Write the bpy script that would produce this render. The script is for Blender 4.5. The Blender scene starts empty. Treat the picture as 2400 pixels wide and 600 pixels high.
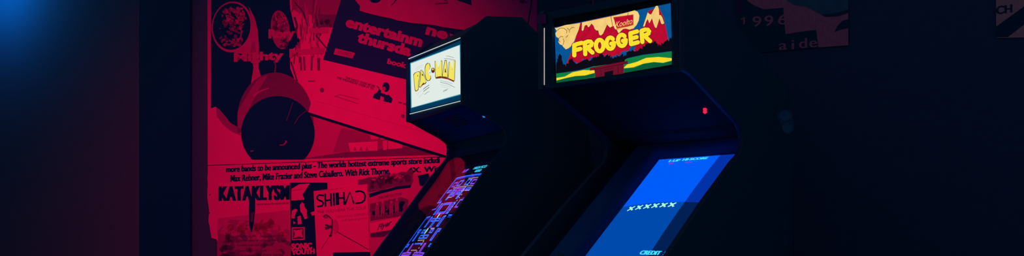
import bpy, bmesh, math, random
from mathutils import Vector, Matrix, Euler
from mathutils.geometry import tessellate_polygon

random.seed(7)
scene = bpy.context.scene
col = scene.collection

# ------------------------------------------------------------------ camera
FPX, CX, HZ, EYE = 2333.0, 1200.0, 610.0, 0.82
cam_d = bpy.data.cameras.new('camera')
cam = bpy.data.objects.new('camera', cam_d)
col.objects.link(cam)
cam.location = (0, 0, EYE)
cam.rotation_euler = (math.pi / 2, 0, 0)
cam_d.sensor_fit = 'HORIZONTAL'
cam_d.sensor_width = 36
cam_d.lens = 36 * FPX / 2400
cam_d.shift_y = (HZ - 300) / 2400
cam_d.clip_start = 0.05
scene.camera = cam

EYEV = Vector((0, 0, EYE))


def hit(p, O, n):
    """point of the plane (O, n) seen at photo pixel p"""
    r = Vector(((p[0] - CX) / FPX, 1, (HZ - p[1]) / FPX))
    return EYEV + r * ((O - EYEV).dot(n) / r.dot(n))


# ------------------------------------------------------------------ materials
def lin(c):
    c = c / 255
    return c / 12.92 if c <= 0.04045 else ((c + 0.055) / 1.055) ** 2.4


MATS = {}


def surf(name, base, rough=0.6, spec=0.2, metal=0.0, noise=0.0, scale=40.0, bump=0.0):
    m = bpy.data.materials.new(name)
    m.use_nodes = True
    nt = m.node_tree
    b = nt.nodes['Principled BSDF']
    b.inputs['Base Color'].default_value = (*base, 1)
    b.inputs['Roughness'].default_value = rough
    b.inputs['Specular IOR Level'].default_value = spec
    b.inputs['Metallic'].default_value = metal
    if noise or bump:
        tc = nt.nodes.new('ShaderNodeTexCoord')
        nz = nt.nodes.new('ShaderNodeTexNoise')
        nz.inputs['Scale'].default_value = scale
        nz.inputs['Detail'].default_value = 5
        nt.links.new(tc.outputs['Object'], nz.inputs['Vector'])
        if noise:
            mr = nt.nodes.new('ShaderNodeMapRange')
            mr.inputs['To Min'].default_value = 1 - noise
            mr.inputs['To Max'].default_value = 1 + noise
            mx = nt.nodes.new('ShaderNodeVectorMath')
            mx.operation = 'SCALE'
            mx.inputs[0].default_value = base
            nt.links.new(nz.outputs['Fac'], mr.inputs['Value'])
            nt.links.new(mr.outputs['Result'], mx.inputs['Scale'])
            nt.links.new(mx.outputs['Vector'], b.inputs['Base Color'])
        if bump:
            bp = nt.nodes.new('ShaderNodeBump')
            bp.inputs['Strength'].default_value = bump
            bp.inputs['Distance'].default_value = 0.004
            nt.links.new(nz.outputs['Fac'], bp.inputs['Height'])
            nt.links.new(bp.outputs['Normal'], b.inputs['Normal'])
    MATS[name] = m
    return m


def glow(name, rgb, k=1.0, grain=0.0, scale=500.0):
    m = bpy.data.materials.new(name)
    m.use_nodes = True
    nt = m.node_tree
    nt.nodes.remove(nt.nodes['Principled BSDF'])
    e = nt.nodes.new('ShaderNodeEmission')
    e.inputs['Color'].default_value = (lin(rgb[0]), lin(rgb[1]), lin(rgb[2]), 1)
    e.inputs['Strength'].default_value = k
    if grain:
        tc = nt.nodes.new('ShaderNodeTexCoord')
        nz = nt.nodes.new('ShaderNodeTexNoise')
        nz.inputs['Scale'].default_value = scale
        nt.links.new(tc.outputs['Object'], nz.inputs['Vector'])
        mr = nt.nodes.new('ShaderNodeMapRange')
        mr.inputs['From Min'].default_value = 0.25
        mr.inputs['From Max'].default_value = 0.75
        mr.inputs['To Min'].default_value = k * (1 - grain)
        mr.inputs['To Max'].default_value = k * (1 + grain)
        nt.links.new(nz.outputs['Fac'], mr.inputs['Value'])
        nt.links.new(mr.outputs['Result'], e.inputs['Strength'])
    nt.links.new(e.outputs[0], nt.nodes['Material Output'].inputs['Surface'])
    MATS[name] = m
    return m


# dark things
surf('navy_paint', (0.002, 0.042, 0.108), 0.6, 0.05)
surf('underside_paint', (0.002, 0.045, 0.19), 0.8, 0.0)
surf('bezel_shell', (0.003, 0.04, 0.22), 0.45, 0.15)
surf('navy_plastic', (0.002, 0.036, 0.095), 0.5, 0.05)
surf('bezel_black', (0.0015, 0.018, 0.036), 0.6, 0.04)
surf('molding', (0.040, 0.032, 0.10), 0.45, 0.15)
surf('molding_dark', (0.003, 0.032, 0.095), 0.4, 0.12)
surf('post_paint', (0.002, 0.032, 0.095), 0.8, 0.05)
surf('plaster', (0.042, 0.040, 0.125), 0.9, 0.05, noise=0.15, scale=30)
surf('panel_paint', (0.060, 0.040, 0.120), 0.85, 0.1, noise=0.22, scale=160, bump=0.35)
surf('floor_vinyl', (0.02, 0.02, 0.05), 0.5, 0.2, noise=0.3, scale=6)
# paper and inks
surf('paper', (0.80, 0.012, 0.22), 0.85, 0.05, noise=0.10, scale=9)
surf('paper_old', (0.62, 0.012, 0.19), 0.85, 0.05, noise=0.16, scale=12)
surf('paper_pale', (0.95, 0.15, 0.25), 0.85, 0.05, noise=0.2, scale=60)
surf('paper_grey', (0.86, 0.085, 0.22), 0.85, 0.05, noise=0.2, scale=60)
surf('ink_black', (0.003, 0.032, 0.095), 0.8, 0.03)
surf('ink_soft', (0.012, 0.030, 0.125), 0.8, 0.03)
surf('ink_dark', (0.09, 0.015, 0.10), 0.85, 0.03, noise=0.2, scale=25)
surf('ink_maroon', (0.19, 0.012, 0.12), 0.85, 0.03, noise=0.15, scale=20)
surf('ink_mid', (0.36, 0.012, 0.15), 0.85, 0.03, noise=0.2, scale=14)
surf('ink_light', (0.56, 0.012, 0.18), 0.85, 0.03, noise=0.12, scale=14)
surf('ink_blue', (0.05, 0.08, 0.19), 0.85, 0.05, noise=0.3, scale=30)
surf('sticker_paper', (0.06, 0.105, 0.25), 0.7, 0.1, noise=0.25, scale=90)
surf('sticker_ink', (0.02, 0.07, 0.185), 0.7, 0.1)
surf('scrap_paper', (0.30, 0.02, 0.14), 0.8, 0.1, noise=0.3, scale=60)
# things that give off light
glow('lit_white', (226, 236, 230))
glow('lit_border', (4, 58, 92))
glow('lit_edge', (70, 165, 190))
glow('lit_gap', (190, 205, 205))
glow('lit_warm_gap', (225, 190, 170))
glow('art_yellow', (243, 228, 95))
glow('art_brown', (120, 45, 30))
glow('art_line', (38, 32, 30))
glow('art_grey', (110, 125, 122))
glow('art_pale', (178, 190, 186))
glow('art_red', (190, 60, 40))
glow('fr_sky', (6, 84, 148), grain=0.12, scale=40)
glow('fr_red', (186, 12, 48), grain=0.18, scale=45)
glow('fr_cream', (246, 206, 122), grain=0.10, scale=30)
glow('fr_yellow', (252, 218, 44), grain=0.05, scale=60)
glow('fr_letter', (252, 224, 48))
glow('fr_outline', (95, 14, 26))
glow('fr_green', (14, 128, 66))
glow('fr_dark_green', (10, 92, 56))
glow('fr_black', (12, 11, 24))
glow('fr_maroon', (110, 16, 40))
glow('fr_maroon_dark', (52, 10, 30))
glow('fr_line', (60, 20, 25))
glow('crt_sky', (0, 92, 248), grain=0.10)
glow('crt_sky_margin', (3, 50, 168), grain=0.10)
glow('crt_road', (0, 74, 172), grain=0.12)
glow('crt_road_margin', (2, 32, 84), grain=0.12)
glow('crt_cyan', (60, 205, 245), 1.3)
glow('crt_mint', (170, 250, 225))
glow('crt_violet', (130, 60, 200))
glow('maze_black', (3, 8, 26))
glow('maze_blue', (40, 95, 255), 1.8)
glow('maze_deep', (18, 56, 220), 1.2)
glow('maze_purple', (140, 72, 245), 1.3)
glow('maze_dot', (250, 225, 230), 1.3)
glow('maze_red', (210, 20, 50))
glow('led_red', (255, 30, 80), 1.1)
glow('glint_blue', (40, 130, 235))  # painted glint on the left cabinet, glows though no lamp sits there

gm = bpy.data.materials.new('clear_glass')
gm.use_nodes = True
nt = gm.node_tree
nt.nodes.remove(nt.nodes['Principled BSDF'])
tr = nt.nodes.new('ShaderNodeBsdfTransparent')
gl = nt.nodes.new('ShaderNodeBsdfGlossy')
gl.inputs['Roughness'].default_value = 0.02
fr = nt.nodes.new('ShaderNodeFresnel')
geo = nt.nodes.new('ShaderNodeNewGeometry')       # same ratio on both faces of the thin pane
ior = nt.nodes.new('ShaderNodeMapRange')
ior.inputs['To Min'].default_value = 1.23
ior.inputs['To Max'].default_value = 1 / 1.23
nt.links.new(geo.outputs['Backfacing'], ior.inputs['Value'])
nt.links.new(ior.outputs['Result'], fr.inputs['IOR'])
mx = nt.nodes.new('ShaderNodeMixShader')
nt.links.new(fr.outputs[0], mx.inputs[0])
nt.links.new(tr.outputs[0], mx.inputs[1])
nt.links.new(gl.outputs[0], mx.inputs[2])
nt.links.new(mx.outputs[0], nt.nodes['Material Output'].inputs['Surface'])
MATS['clear_glass'] = gm


# ------------------------------------------------------------------ mesh builder
class MB:
    def __init__(self):
        self.v, self.f, self.m, self.names = [], [], [], []

    def mi(self, mat):
        if mat not in self.names:
            self.names.append(mat)
        return self.names.index(mat)

    def face(self, pts, mat):
        i = len(self.v)
        self.v += [Vector(p) for p in pts]
        self.f.append(list(range(i, i + len(pts))))
        self.m.append(self.mi(mat))

    def poly(self, pts, mat):
        """a flat outline, tessellated"""
        pts = [Vector(p) for p in pts]
        i = len(self.v)
        self.v += pts
        k = self.mi(mat)
        for t in tessellate_polygon([pts]):
            self.f.append([i + a for a in t])
            self.m.append(k)

    def prism(self, pts, off, mat):
        """outline pushed along the vector off"""
        a = [Vector(p) for p in pts]
        b = [p + off for p in a]
        self.poly(a, mat)
        self.poly(b[::-1], mat)
        n = len(a)
        for i in range(n):
            self.face([a[i], b[i], b[(i + 1) % n], a[(i + 1) % n]], mat)

    def box(self, x0, x1, y0, y1, z0, z1, mat):
        self.prism([(x0, y0, z0), (x1, y0, z0), (x1, y1, z0), (x0, y1, z0)], Vector((0, 0, z1 - z0)), mat)

    def lathe(self, c, axis, prof, mat, n=20):
        """rings (distance along axis, radius) turned about axis through c"""
        axis = Vector(axis).normalized()
        u = axis.orthogonal().normalized()
        w = axis.cross(u)
        c = Vector(c)
        rings = [[c + axis * d + (u * math.cos(2 * math.pi * k / n) + w * math.sin(2 * math.pi * k / n)) * r
                  for k in range(n)] for d, r in prof]
        for a, b in zip(rings, rings[1:]):
            for k in range(n):
                self.face([a[k], a[(k + 1) % n], b[(k + 1) % n], b[k]], mat)
        self.poly(rings[0], mat)
        self.poly(rings[-1], mat)

    def build(self, name, parent=None, merge=True, bevel=0.0):
        me = bpy.data.meshes.new(name)
        me.from_pydata([tuple(p) for p in self.v], [], self.f)
        for i, p in enumerate(me.polygons):
            p.material_index = self.m[i]
        for n in self.names:
            me.materials.append(MATS[n])
        if merge:
            bm = bmesh.new()
            bm.from_mesh(me)
            bmesh.ops.remove_doubles(bm, verts=bm.verts, dist=1e-5)
            bmesh.ops.recalc_face_normals(bm, faces=bm.faces)
            bm.to_mesh(me)
            bm.free()
        o = bpy.data.objects.new(name, me)
        col.objects.link(o)
        if parent:
            o.parent = parent
        if bevel:
            md = o.modifiers.new('bevel', 'BEVEL')
            md.width = bevel
            md.segments = 2
            md.limit_method = 'ANGLE'
        return o


def tag(o, label=None, cat=None, group=None, kind=None):
    if label:
        o['label'] = label
    if cat:
        o['category'] = cat
    if group:
        o['group'] = group
    if kind:
        o['kind'] = kind
    return o


# ------------------------------------------------------------------ lettering
_tc = {}


def glyphs(s, fat=0.0, shear=0.0, space=1.0):
    """flat triangles of a line of lettering; x runs 0..1 over its width, y is 1 at the height of a capital"""
    key = (s, fat, shear, space)
    if key in _tc:
        return _tc[key]

    def raw(t):
        c = bpy.data.curves.new('lettering', 'FONT')
        c.body = t
        c.offset = fat
        c.shear = shear
        c.space_character = space
        c.resolution_u = 3
        o = bpy.data.objects.new('lettering', c)
        col.objects.link(o)
        bpy.context.view_layer.update()
        ev = o.evaluated_get(bpy.context.evaluated_depsgraph_get())
        me = ev.to_mesh()
        vs = [(v.co.x, v.co.y) for v in me.vertices]
        fs = [list(p.vertices) for p in me.polygons]
        ev.to_mesh_clear()
        bpy.data.objects.remove(o)
        bpy.data.curves.remove(c)
        return vs, fs
    vs, fs = raw(s)
    hv, _ = raw('H')
    y0, y1 = min(v[1] for v in hv), max(v[1] for v in hv)
    x0, x1 = min(v[0] for v in vs), max(v[0] for v in vs)
    r = ([((x - x0) / (x1 - x0), (y - y0) / (y1 - y0)) for x, y in vs], fs)
    _tc[key] = r
    return r


def ell(cx, cy, rx, ry, n=28, rot=0.0, a0=0.0, a1=2 * math.pi):
    out = []
    full = abs(a1 - a0 - 2 * math.pi) < 1e-6
    for k in range(n if full else n + 1):
        a = a0 + (a1 - a0) * k / n
        x, y = rx * math.cos(a), ry * math.sin(a)
        out.append((cx + x * math.cos(rot) - y * math.sin(rot), cy + x * math.sin(rot) + y * math.cos(rot)))
    return out


class Print:
    """printing on a flat sheet: outlines are read off the photo and laid on the sheet's own plane"""

    def __init__(self, mb, plane, step=0.0004, xf=None):
        self.mb, self.plane, self.step, self.xf = mb, plane, step, xf

    def P(self, p, lvl):
        O, n = self.plane
        q = hit(p, O + n * (self.step * lvl), n)
        return self.xf @ q if self.xf else q

    def ink(self, pts, mat, lvl=1):
        self.mb.poly([self.P(p, lvl) for p in pts], mat)

    def ring(self, cx, cy, rx, ry, w, mat, lvl=1, n=36, rot=0.0):
        a, b = ell(cx, cy, rx, ry, n, rot), ell(cx, cy, rx - w, ry - w, n, rot)
        for k in range(n):
            j = (k + 1) % n
            self.mb.face([self.P(q, lvl) for q in (a[k], a[j], b[j], b[k])], mat)

    def stroke(self, pts, w, mat, lvl=1, w2=None):
        w2 = w if w2 is None else w2
        n = len(pts)
        L, R = [], []
        for i, p in enumerate(pts):
            a, b = pts[max(i - 1, 0)], pts[min(i + 1, n - 1)]
            dx, dy = b[0] - a[0], b[1] - a[1]
            d = math.hypot(dx, dy) or 1
            h = 0.5 * (w + (w2 - w) * i / (n - 1))
            L.append((p[0] - dy / d * h, p[1] + dx / d * h))
            R.append((p[0] + dy / d * h, p[1] - dx / d * h))
        for i in range(n - 1):
            self.mb.face([self.P(q, lvl) for q in (L[i], L[i + 1], R[i + 1], R[i])], mat)

    def text(self, s, p0, p1, up, mat, lvl=1, fat=0.0, shear=0.0, space=1.0, bold=0.0, tall=0.0):
        """bold / tall: extra stroke weight along and across the line, in photo pixels"""
        vs, fs = glyphs(s, min(fat, 0.03), shear, space)
        bx, by = p1[0] - p0[0], p1[1] - p0[1]
        d = math.hypot(bx, by)
        ux, uy = bx / d, by / d
        if tall:
            sh = [(0, 0)] + [(math.cos(k * math.pi / 6), math.sin(k * math.pi / 6)) for k in range(12)]
        elif bold:
            sh = [(-1, 0), (-0.33, 0), (0.33, 0), (1, 0)]
        else:
            sh = [(0, 0)]
        k = self.mb.mi(mat)
        for q, (sx, sy) in enumerate(sh):
            ox = ux * sx * bold - uy * sy * tall
            oy = uy * sx * bold + ux * sy * tall
            i = len(self.mb.v)
            for x, y in vs:
                self.mb.v.append(self.P((p0[0] + x * bx + y * up[0] + ox, p0[1] + x * by + y * up[1] + oy), lvl + 0.03 * q))
            for f in fs:
                self.mb.f.append([i + a for a in f])
                self.mb.m.append(k)

    def blobs(self, n, inside, mat, r0, r1, lvl=1, asp=1.6):
        for _ in range(n):
            c = inside()
            r = random.uniform(r0, r1)
            ph = random.uniform(0, 3.1)
            m = 7
            pts = []
            for k in range(m):
                a = 2 * math.pi * k / m
                q = r * random.uniform(0.6, 1.2)
                x, y = q * asp * math.cos(a), q * math.sin(a)
                pts.append((c[0] + x * math.cos(ph) - y * math.sin(ph), c[1] + x * math.sin(ph) + y * math.cos(ph)))
            self.ink(pts, mat, lvl)


def in_ell(cx, cy, rx, ry):
    def f():
        a, r = random.uniform(0, 6.283), math.sqrt(random.random())
        return cx + rx * r * math.cos(a), cy + ry * r * math.sin(a)
    return f


def in_rect(x0, x1, y0, y1, slope=0.0):
    def f():
        x = random.uniform(x0, x1)
        return x, random.uniform(y0, y1) + slope * (x - x0)
    return f


def jag(pts, amp, step, seed):
    """a ragged outline through pts"""
    rr = random.Random(seed)
    out = []
    for a, b in zip(pts, pts[1:]):
        d = math.hypot(b[0] - a[0], b[1] - a[1])
        n = max(1, int(d / step))
        for k in range(n):
            t = k / n
            out.append((a[0] + t * (b[0] - a[0]) + rr.uniform(-amp, amp) * 0.5,
                        a[1] + t * (b[1] - a[1]) + rr.uniform(-amp, amp)))
    out.append(pts[-1])
    return out


# ------------------------------------------------------------------ the room
WD = Vector((0.896, -0.444, 0)).normalized()       # along the poster wall, to the right
WN = Vector((-0.444, -0.896, 0)).normalized()      # out of the poster wall, to the room
W0 = Vector((0.25, 5.05, 0))


def wall_slab(name, t0, t1, off, z0, z1, mat, thick=0.12):
    mb = MB()
    a = W0 + WD * t0 + WN * off
    b = W0 + WD * t1 + WN * off
    c, d = b - WN * thick, a - WN * thick
    mb.prism([(p.x, p.y, z0) for p in (a, b, c, d)], Vector((0, 0, z1 - z0)), mat)
    return tag(mb.build(name), kind='structure')


def wall_t(px, off):
    q = hit((px, 300), W0 + WN * off, WN)
    return (q - W0).dot(WD)


tw = wall_t(326, 0.02)
tp = wall_t(445, 0.02)
tag(wall_slab('wall_back', tw - 0.1, 3.6, 0.0, 0.0, 3.0, 'plaster'), 'dark plaster wall covered with red-lit posters', 'wall')
tag(wall_slab('wall_left', tw - 2.2, tw, 0.02, 0.0, 3.0, 'panel_paint', 0.02), 'rough painted partition lit blue from above', 'wall')
tag(wall_slab('trim_1', tw, tp, 0.02, 0.0, 3.0, 'post_paint', 0.02), 'black post between the blue partition and the posters', 'post')
mb = MB()
mb.box(-5.5, 4.5, 1.0, 9.5, -0.1, 0.0, 'floor_vinyl')
tag(mb.build('floor'), 'dark vinyl floor', 'floor', kind='structure')


class Sheet(Print):
    def __init__(self, outline, layer, mat, thick=0.0012):
        self.base = 0.002 * layer
        plane = (W0 + WN * (self.base + thick), WN)
        super().__init__(MB(), plane)
        pts = [hit(p, plane[0], WN) for p in outline]
        self.mb.prism(pts, WN * -thick, mat)

    def done(self, name, label, cat='poster', group=None):
        o = self.mb.build(name, merge=False)
        # put the origin on the sheet itself
        n = len(o.data.vertices)
        c = sum((v.co for v in o.data.vertices), Vector()) / n
        o.data.transform(Matrix.Translation(-c))
        o.location = c
        return tag(o, label, cat, group)


# --- large concert poster with badge and dark dome
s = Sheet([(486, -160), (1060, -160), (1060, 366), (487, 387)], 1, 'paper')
s.ink([(735, 240), (1058, 300), (1058, 345), (860, 358), (700, 372), (722, 330)], 'ink_light', 1)
s.ink([(700, 373), (840, 352), (1058, 338), (1058, 362), (850, 368)], 'ink_maroon', 2)  # shadow along the lower edge, painted in as a maroon band
s.ink([(780, 358), (800, 300), (860, 310), (1050, 340), (1050, 346)], 'ink_mid', 1.5)
for q in ([(816, 335), (885, 331), (885, 353), (821, 356)], [(897, 330), (907, 329), (907, 351), (898, 352)],
          [(910, 330), (943, 330), (943, 347), (910, 350)], [(866, 313), (888, 318), (888, 325), (870, 327)],
          [(892, 320), (912, 326), (892, 327)]):
    s.ink(q, 'paper', 3)
for x in (832, 846, 860):
    s.ink([(x, 343), (x + 4, 353), (x - 4, 353)], 'ink_mid', 4)
black = [(495, -160), (672, -160), (680, 20), (690, 62), (697, 84), (704, 96), (690, 112), (680, 118), (680, 160),
         (690, 185), (700, 230), (620, 300), (557, 298), (540, 288), (526, 270), (514, 256), (505, 250), (494, 254)]
s.ink(black, 'ink_black', 2)
s.ink([(506, 251), (514, 256), (526, 270), (540, 288), (557, 298), (566, 318), (545, 310), (522, 292), (508, 272)], 'ink_mid', 2.5)
# pipe beside the badge
s.ink([(582, 14), (596, 40), (604, 70), (607, 110), (606, 160), (612, 182), (588, 196), (594, 160), (590, 128),
       (566, 126), (548, 124), (575, 108), (590, 80), (592, 50)], 'ink_light', 3)
s.ink([(590, 100), (598, 96), (600, 122), (586, 124)], 'ink_mid', 4)
s.ink(ell(544, 63, 48, 60, 40, 0.1), 'ink_light', 4)
s.ink(ell(543, 62, 44, 55, 40, 0.1), 'ink_black', 5)
s.blobs(46, in_ell(546, 45, 30, 26), 'ink_mid', 2.0, 5.0, 6)
s.blobs(22, in_ell(552, 34, 24, 18), 'ink_light', 2.0, 4.5, 7)
s.blobs(30, in_ell(541, 75, 34, 34), 'ink_maroon', 1.5, 4, 6)
s.blobs(16, in_rect(515, 568, 92, 108), 'ink_mid', 2, 4, 7)
s.stroke([(563, 62), (566, 75), (564, 88), (556, 98)], 2.5, 'ink_light', 8)
# face
s.ink(ell(657, 70, 22, 46, 30, -0.12), 'ink_mid', 3)
s.blobs(36, in_ell(655, 56, 18, 24), 'ink_maroon', 2, 5, 4)
s.blobs(14, in_ell(655, 46, 16, 14), 'ink_light', 1.5, 3.5, 5)
s.blobs(14, in_ell(665, 100, 10, 12), 'ink_dark', 1.5, 4, 5)
s.text('Rory', (630, 90), (690, 88), (0, -21), 'ink_light', 8, fat=0.03, bold=0.8, tall=0.4)
s.text('Mighty', (549, 145), (664, 139), (0, -20), 'ink_light', 8, fat=0.03, bold=0.8, tall=0.4)
s.text('M', (679, 135), (703, 133), (0, -20), 'ink_light', 8, fat=0.03, bold=0.8, tall=0.4)
# scaffold picture
s.ink([(680, -160), (830, -160), (805, -20), (792, 36), (735, 36), (700, 30), (684, 20)], 'ink_mid', 3)
s.ink([(735, 34), (792, 34), (780, 64), (742, 64)], 'ink_maroon', 4)
s.blobs(10, in_rect(744, 776, 48, 60), 'ink_dark', 3, 6, 5)
rs = random.Random(3)
for _ in range(44):
    x, y = rs.uniform(690, 750), rs.uniform(-20, 120)
    dx = rs.choice([-1, -0.3, 0.2, 0.4, 0.9]) * rs.uniform(3, 12)
    s.stroke([(x, y), (x + dx, y + rs.uniform(25, 50))], rs.uniform(1.2, 3), rs.choice(['ink_maroon', 'ink_mid', 'ink_mid', 'ink_light']), 5 + rs.random())
for x in (704, 712, 731, 745, 748):
    s.stroke([(x, 128 + rs.uniform(0, 8)), (x + rs.uniform(-2, 2), 165)], 4, 'ink_maroon', 6)
s.stroke([(690, 5), (712, 30), (720, 60)], 3, 'ink_dark', 6)
s.stroke([(740, 82), (764, 112)], 3.5, 'ink_dark', 6)
s.stroke([(682, 145), (696, 190)], 3.5, 'ink_dark', 6)
s.stroke([(692, 78), (696, 60), (690, 40)], 5, 'ink_dark', 6)
s.ink([(724, 66), (770, 66), (768, 78), (724, 78)], 'ink_light', 6.5)
s.ink([(700, 116), (760, 112), (758, 126), (700, 128)], 'ink_light', 6.5)
s.stroke([(722, 190), (738, 190)], 2, 'ink_maroon', 6)
# dome with the dark disc
dome = ell(645, 282, 89, 112, 40, 0, math.pi, 2 * math.pi) + [(734, 300), (557, 310)]
s.ink(dome, 'ink_maroon', 9)
s.ink([(557, 262), (590, 205), (606, 184), (628, 176), (604, 215), (580, 262), (570, 300), (557, 300)], 'ink_mid', 9.5)
s.stroke([(594, 226), (604, 217), (616, 211), (630, 207)], 5, 'ink_light', 10, 2)
s.stroke([(602, 252), (612, 242), (624, 234), (640, 229)], 4, 'ink_light', 10, 1.5)
disc = [p for p in ell(651, 312, 86, 87, 72) if p[1] <= 377]
disc.sort(key=lambda p: math.atan2(p[0] - 651, p[1] - 312))
s.ink(disc, 'ink_black', 11)
s.stroke([(655, 340), (663, 340), (669, 335), (671, 330)], 1.5, 'ink_mid', 12, 4)
s.stroke([(587, 355), (594, 353)], 2.5, 'ink_mid', 12)
s.stroke([(686, 240), (679, 262), (671, 284)], 1.2, 'ink_maroon', 12)
s.stroke([(722, 256), (700, 274), (690, 290)], 1.2, 'ink_maroon', 12)
s.stroke([(644, 172), (646, 155), (643, 140)], 3, 'ink_maroon', 12)
s.done('poster', 'large red-lit poster with a round badge and a dark disc, left end of the wall')

# --- wide poster with two lines of small black headline
left = jag([(487, 388), (486, 455), (490, 500), (489, 520), (496, 556), (507, 560), (512, 575), (512, 600), (522, 640)], 1.4, 9, 5)
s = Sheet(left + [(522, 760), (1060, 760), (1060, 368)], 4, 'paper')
s.ink([(512, 578), (520, 566), (530, 580), (534, 600), (530, 700), (524, 700), (516, 610)], 'ink_black', 1)
s.stroke([(490, 458), (494, 455)], 2, 'ink_dark', 1)
s.stroke([(488, 499), (492, 499)], 3, 'ink_dark', 1)
s.text('more bands to be announced plus - The worlds hottest extreme sports store includi', (530, 404), (1030, 382), (0.6, -14.5), 'ink_black', 1, fat=0.02, bold=0.7)
s.text('Max Rebner, Mike Frazier and Steve Caballero. With Rick Thorne,', (540, 426), (914, 408), (0.6, -15.5), 'ink_black', 1, fat=0.02, bold=0.6)
s.text('4X. With', (955, 406), (1040, 401), (0.6, -13), 'ink_black', 1, fat=0.02, bold=0.7)
s.done('poster', 'wide pale poster with two lines of small black headline, low on the wall')

# --- flyer with dagger
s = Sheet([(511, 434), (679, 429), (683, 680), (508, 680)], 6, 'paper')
s.text('KATAKLYSM', (514, 471), (677, 468), (0, -34), 'ink_black', 3, fat=0.025, bold=2.0, space=1.12)
s.ink([(584, 462), (598, 462), (598, 492), (594, 528), (589, 546), (584, 528), (583, 492)], 'ink_black', 4)
s.ink([(588, 500), (595, 495), (593, 520), (587, 520)], 'ink_dark', 5)
s.text('touring across the country this fall', (602, 481), (677, 478), (0, -5), 'ink_dark', 1, fat=0.02)
s.ink([(510, 512), (678, 492), (682, 680), (508, 680)], 'ink_light', 1)
s.ink([(510, 540), (540, 515), (640, 522), (679, 540), (682, 680), (508, 680)], 'ink_mid', 1.4)
s.blobs(46, in_rect(518, 672, 520, 560), 'ink_light', 4, 13, 1.8, 1.2)
s.blobs(30, in_rect(512, 672, 556, 610), 'ink_maroon', 3, 9, 2, 2.0)
s.blobs(10, in_rect(520, 550, 575, 606), 'ink_dark', 3, 8, 2.2, 1.8)
for k, (y, x0, x1) in enumerate([(556, 534, 600), (556, 610, 655), (566, 560, 650), (577, 556, 640), (590, 560, 625), (600, 540, 660)]):
    s.text('live with guests and more bands' if k % 2 else 'doors open at eight all ages', (x0, y), (x1, y - 1), (0, -5), 'ink_dark', 3, fat=0.02)
s.done('flyer', 'tall flyer with heavy black headline pierced by a dagger', 'flyer')

# --- black flyer with box and two words
s = Sheet([(680, 428), (766, 428), (768, 680), (681, 680)], 8, 'ink_black')
s.ink([(683, 443), (701, 432), (726, 430), (709, 456), (713, 468), (683, 470)], 'paper', 1)
s.stroke([(684, 447), (708, 443)], 1.2, 'ink_mid', 2)
for q in ([(703, 480), (708, 474), (713, 478), (714, 486), (719, 492), (720, 512), (714, 514), (708, 500), (704, 496)],
          [(684, 494), (692, 489), (697, 492), (692, 502), (690, 512), (683, 512)],
          [(697, 508), (704, 505), (708, 524), (698, 526)],
          [(728, 498), (740, 494), (745, 500), (732, 506)],
          [(687, 518), (693, 522), (688, 526)]):
    s.ink(q, 'paper', 1)
s.ink([(684, 533), (714, 532), (714, 562), (684, 563)], 'paper', 1)
s.ink([(686.5, 535.5), (711.5, 534.5), (711.5, 559.5), (686.5, 560.5)], 'ink_dark', 2)
s.ink([(688, 538), (694, 540), (709, 537), (707, 546), (710, 557), (700, 554), (689, 558), (691, 548)], 'paper', 3)
s.text('SONIC', (683, 585), (731, 583), (0, -14), 'paper', 1, fat=0.03, bold=0.7, tall=0.3)
s.text('YOUTH', (683, 597.5), (737, 594.5), (0, -11.5), 'paper', 1, fat=0.03, bold=0.7, tall=0.3)
s.done('flyer', 'narrow black flyer with a small square emblem above two words', 'flyer')

# --- flyer with thin geometric headline
s = Sheet([(735, 448), (861, 431), (868, 680), (746, 680)], 10, 'paper')
zz = lambda x, y: (730 + x / 3.333, 420 + y / 3.333)
for pts in ([(98, 128), (60, 124), (45, 134), (44, 152), (58, 164), (82, 172), (92, 188), (84, 208), (44, 214)],
            [(107, 112), (109, 214)], [(109, 168), (150, 160)], [(150, 110), (154, 212)],
            [(174, 108), (177, 206)], [(195, 106), (198, 202)], [(206, 104), (211, 200)],
            [(211, 148), (252, 146)], [(252, 100), (257, 200)],
            [(262, 198), (300, 100), (332, 192)], [(342, 98), (380, 92), (408, 104), (420, 130), (414, 164), (392, 182), (344, 190)]):
    s.stroke([zz(*p) for p in pts], 4.3, 'ink_black', 2)
s.text('THE YOU HEAR THE TOUR', (742.5, 501), (859, 490), (0.3, -7), 'ink_mid', 1, fat=0.01)
s.text('in a small town near you', (745, 449), (804, 442), (0, -3.5), 'ink_mid', 1)
s.text('WITH FULL SUPPORT', (790, 511), (860, 504), (0, -5), 'ink_mid', 1)
s.text('and special guests', (800, 519), (860, 513), (0, -5), 'ink_mid', 1)
s.ink(ell(764, 508, 6, 5), 'ink_mid', 1)
for pts, w in (([(757, 508), (764, 503), (772, 508), (779, 516), (778, 530)], 3), ([(762, 536), (772, 532), (779, 530)], 7),
               ([(762, 527), (770, 529)], 4), ([(778, 530), (777, 545), (773, 555)], 4), ([(771, 553), (778, 551)], 4)):
    s.stroke([zz((p[0] - 730) * 3.333, (p[1] - 420) * 3.333) for p in pts], w, 'ink_dark', 2)
s.ink(ell(786, 532, 6.5, 17, 24), 'ink_light', 2)
s.stroke([(785, 515), (791, 522), (793, 535), (790, 545)], 1.2, 'ink_mid', 3)
s.stroke([(790, 543), (812, 556), (840, 571), (863, 585)], 1.8, 'ink_dark', 3)
s.stroke([(772, 555), (760, 572), (752, 584)], 1.0, 'ink_mid', 3)
s.ink([(780, 592), (867, 590), (868, 680), (780, 680)], 'ink_black', 2)
s.done('flyer', 'pale flyer with thin geometric headline and a winged figure', 'flyer')

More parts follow.
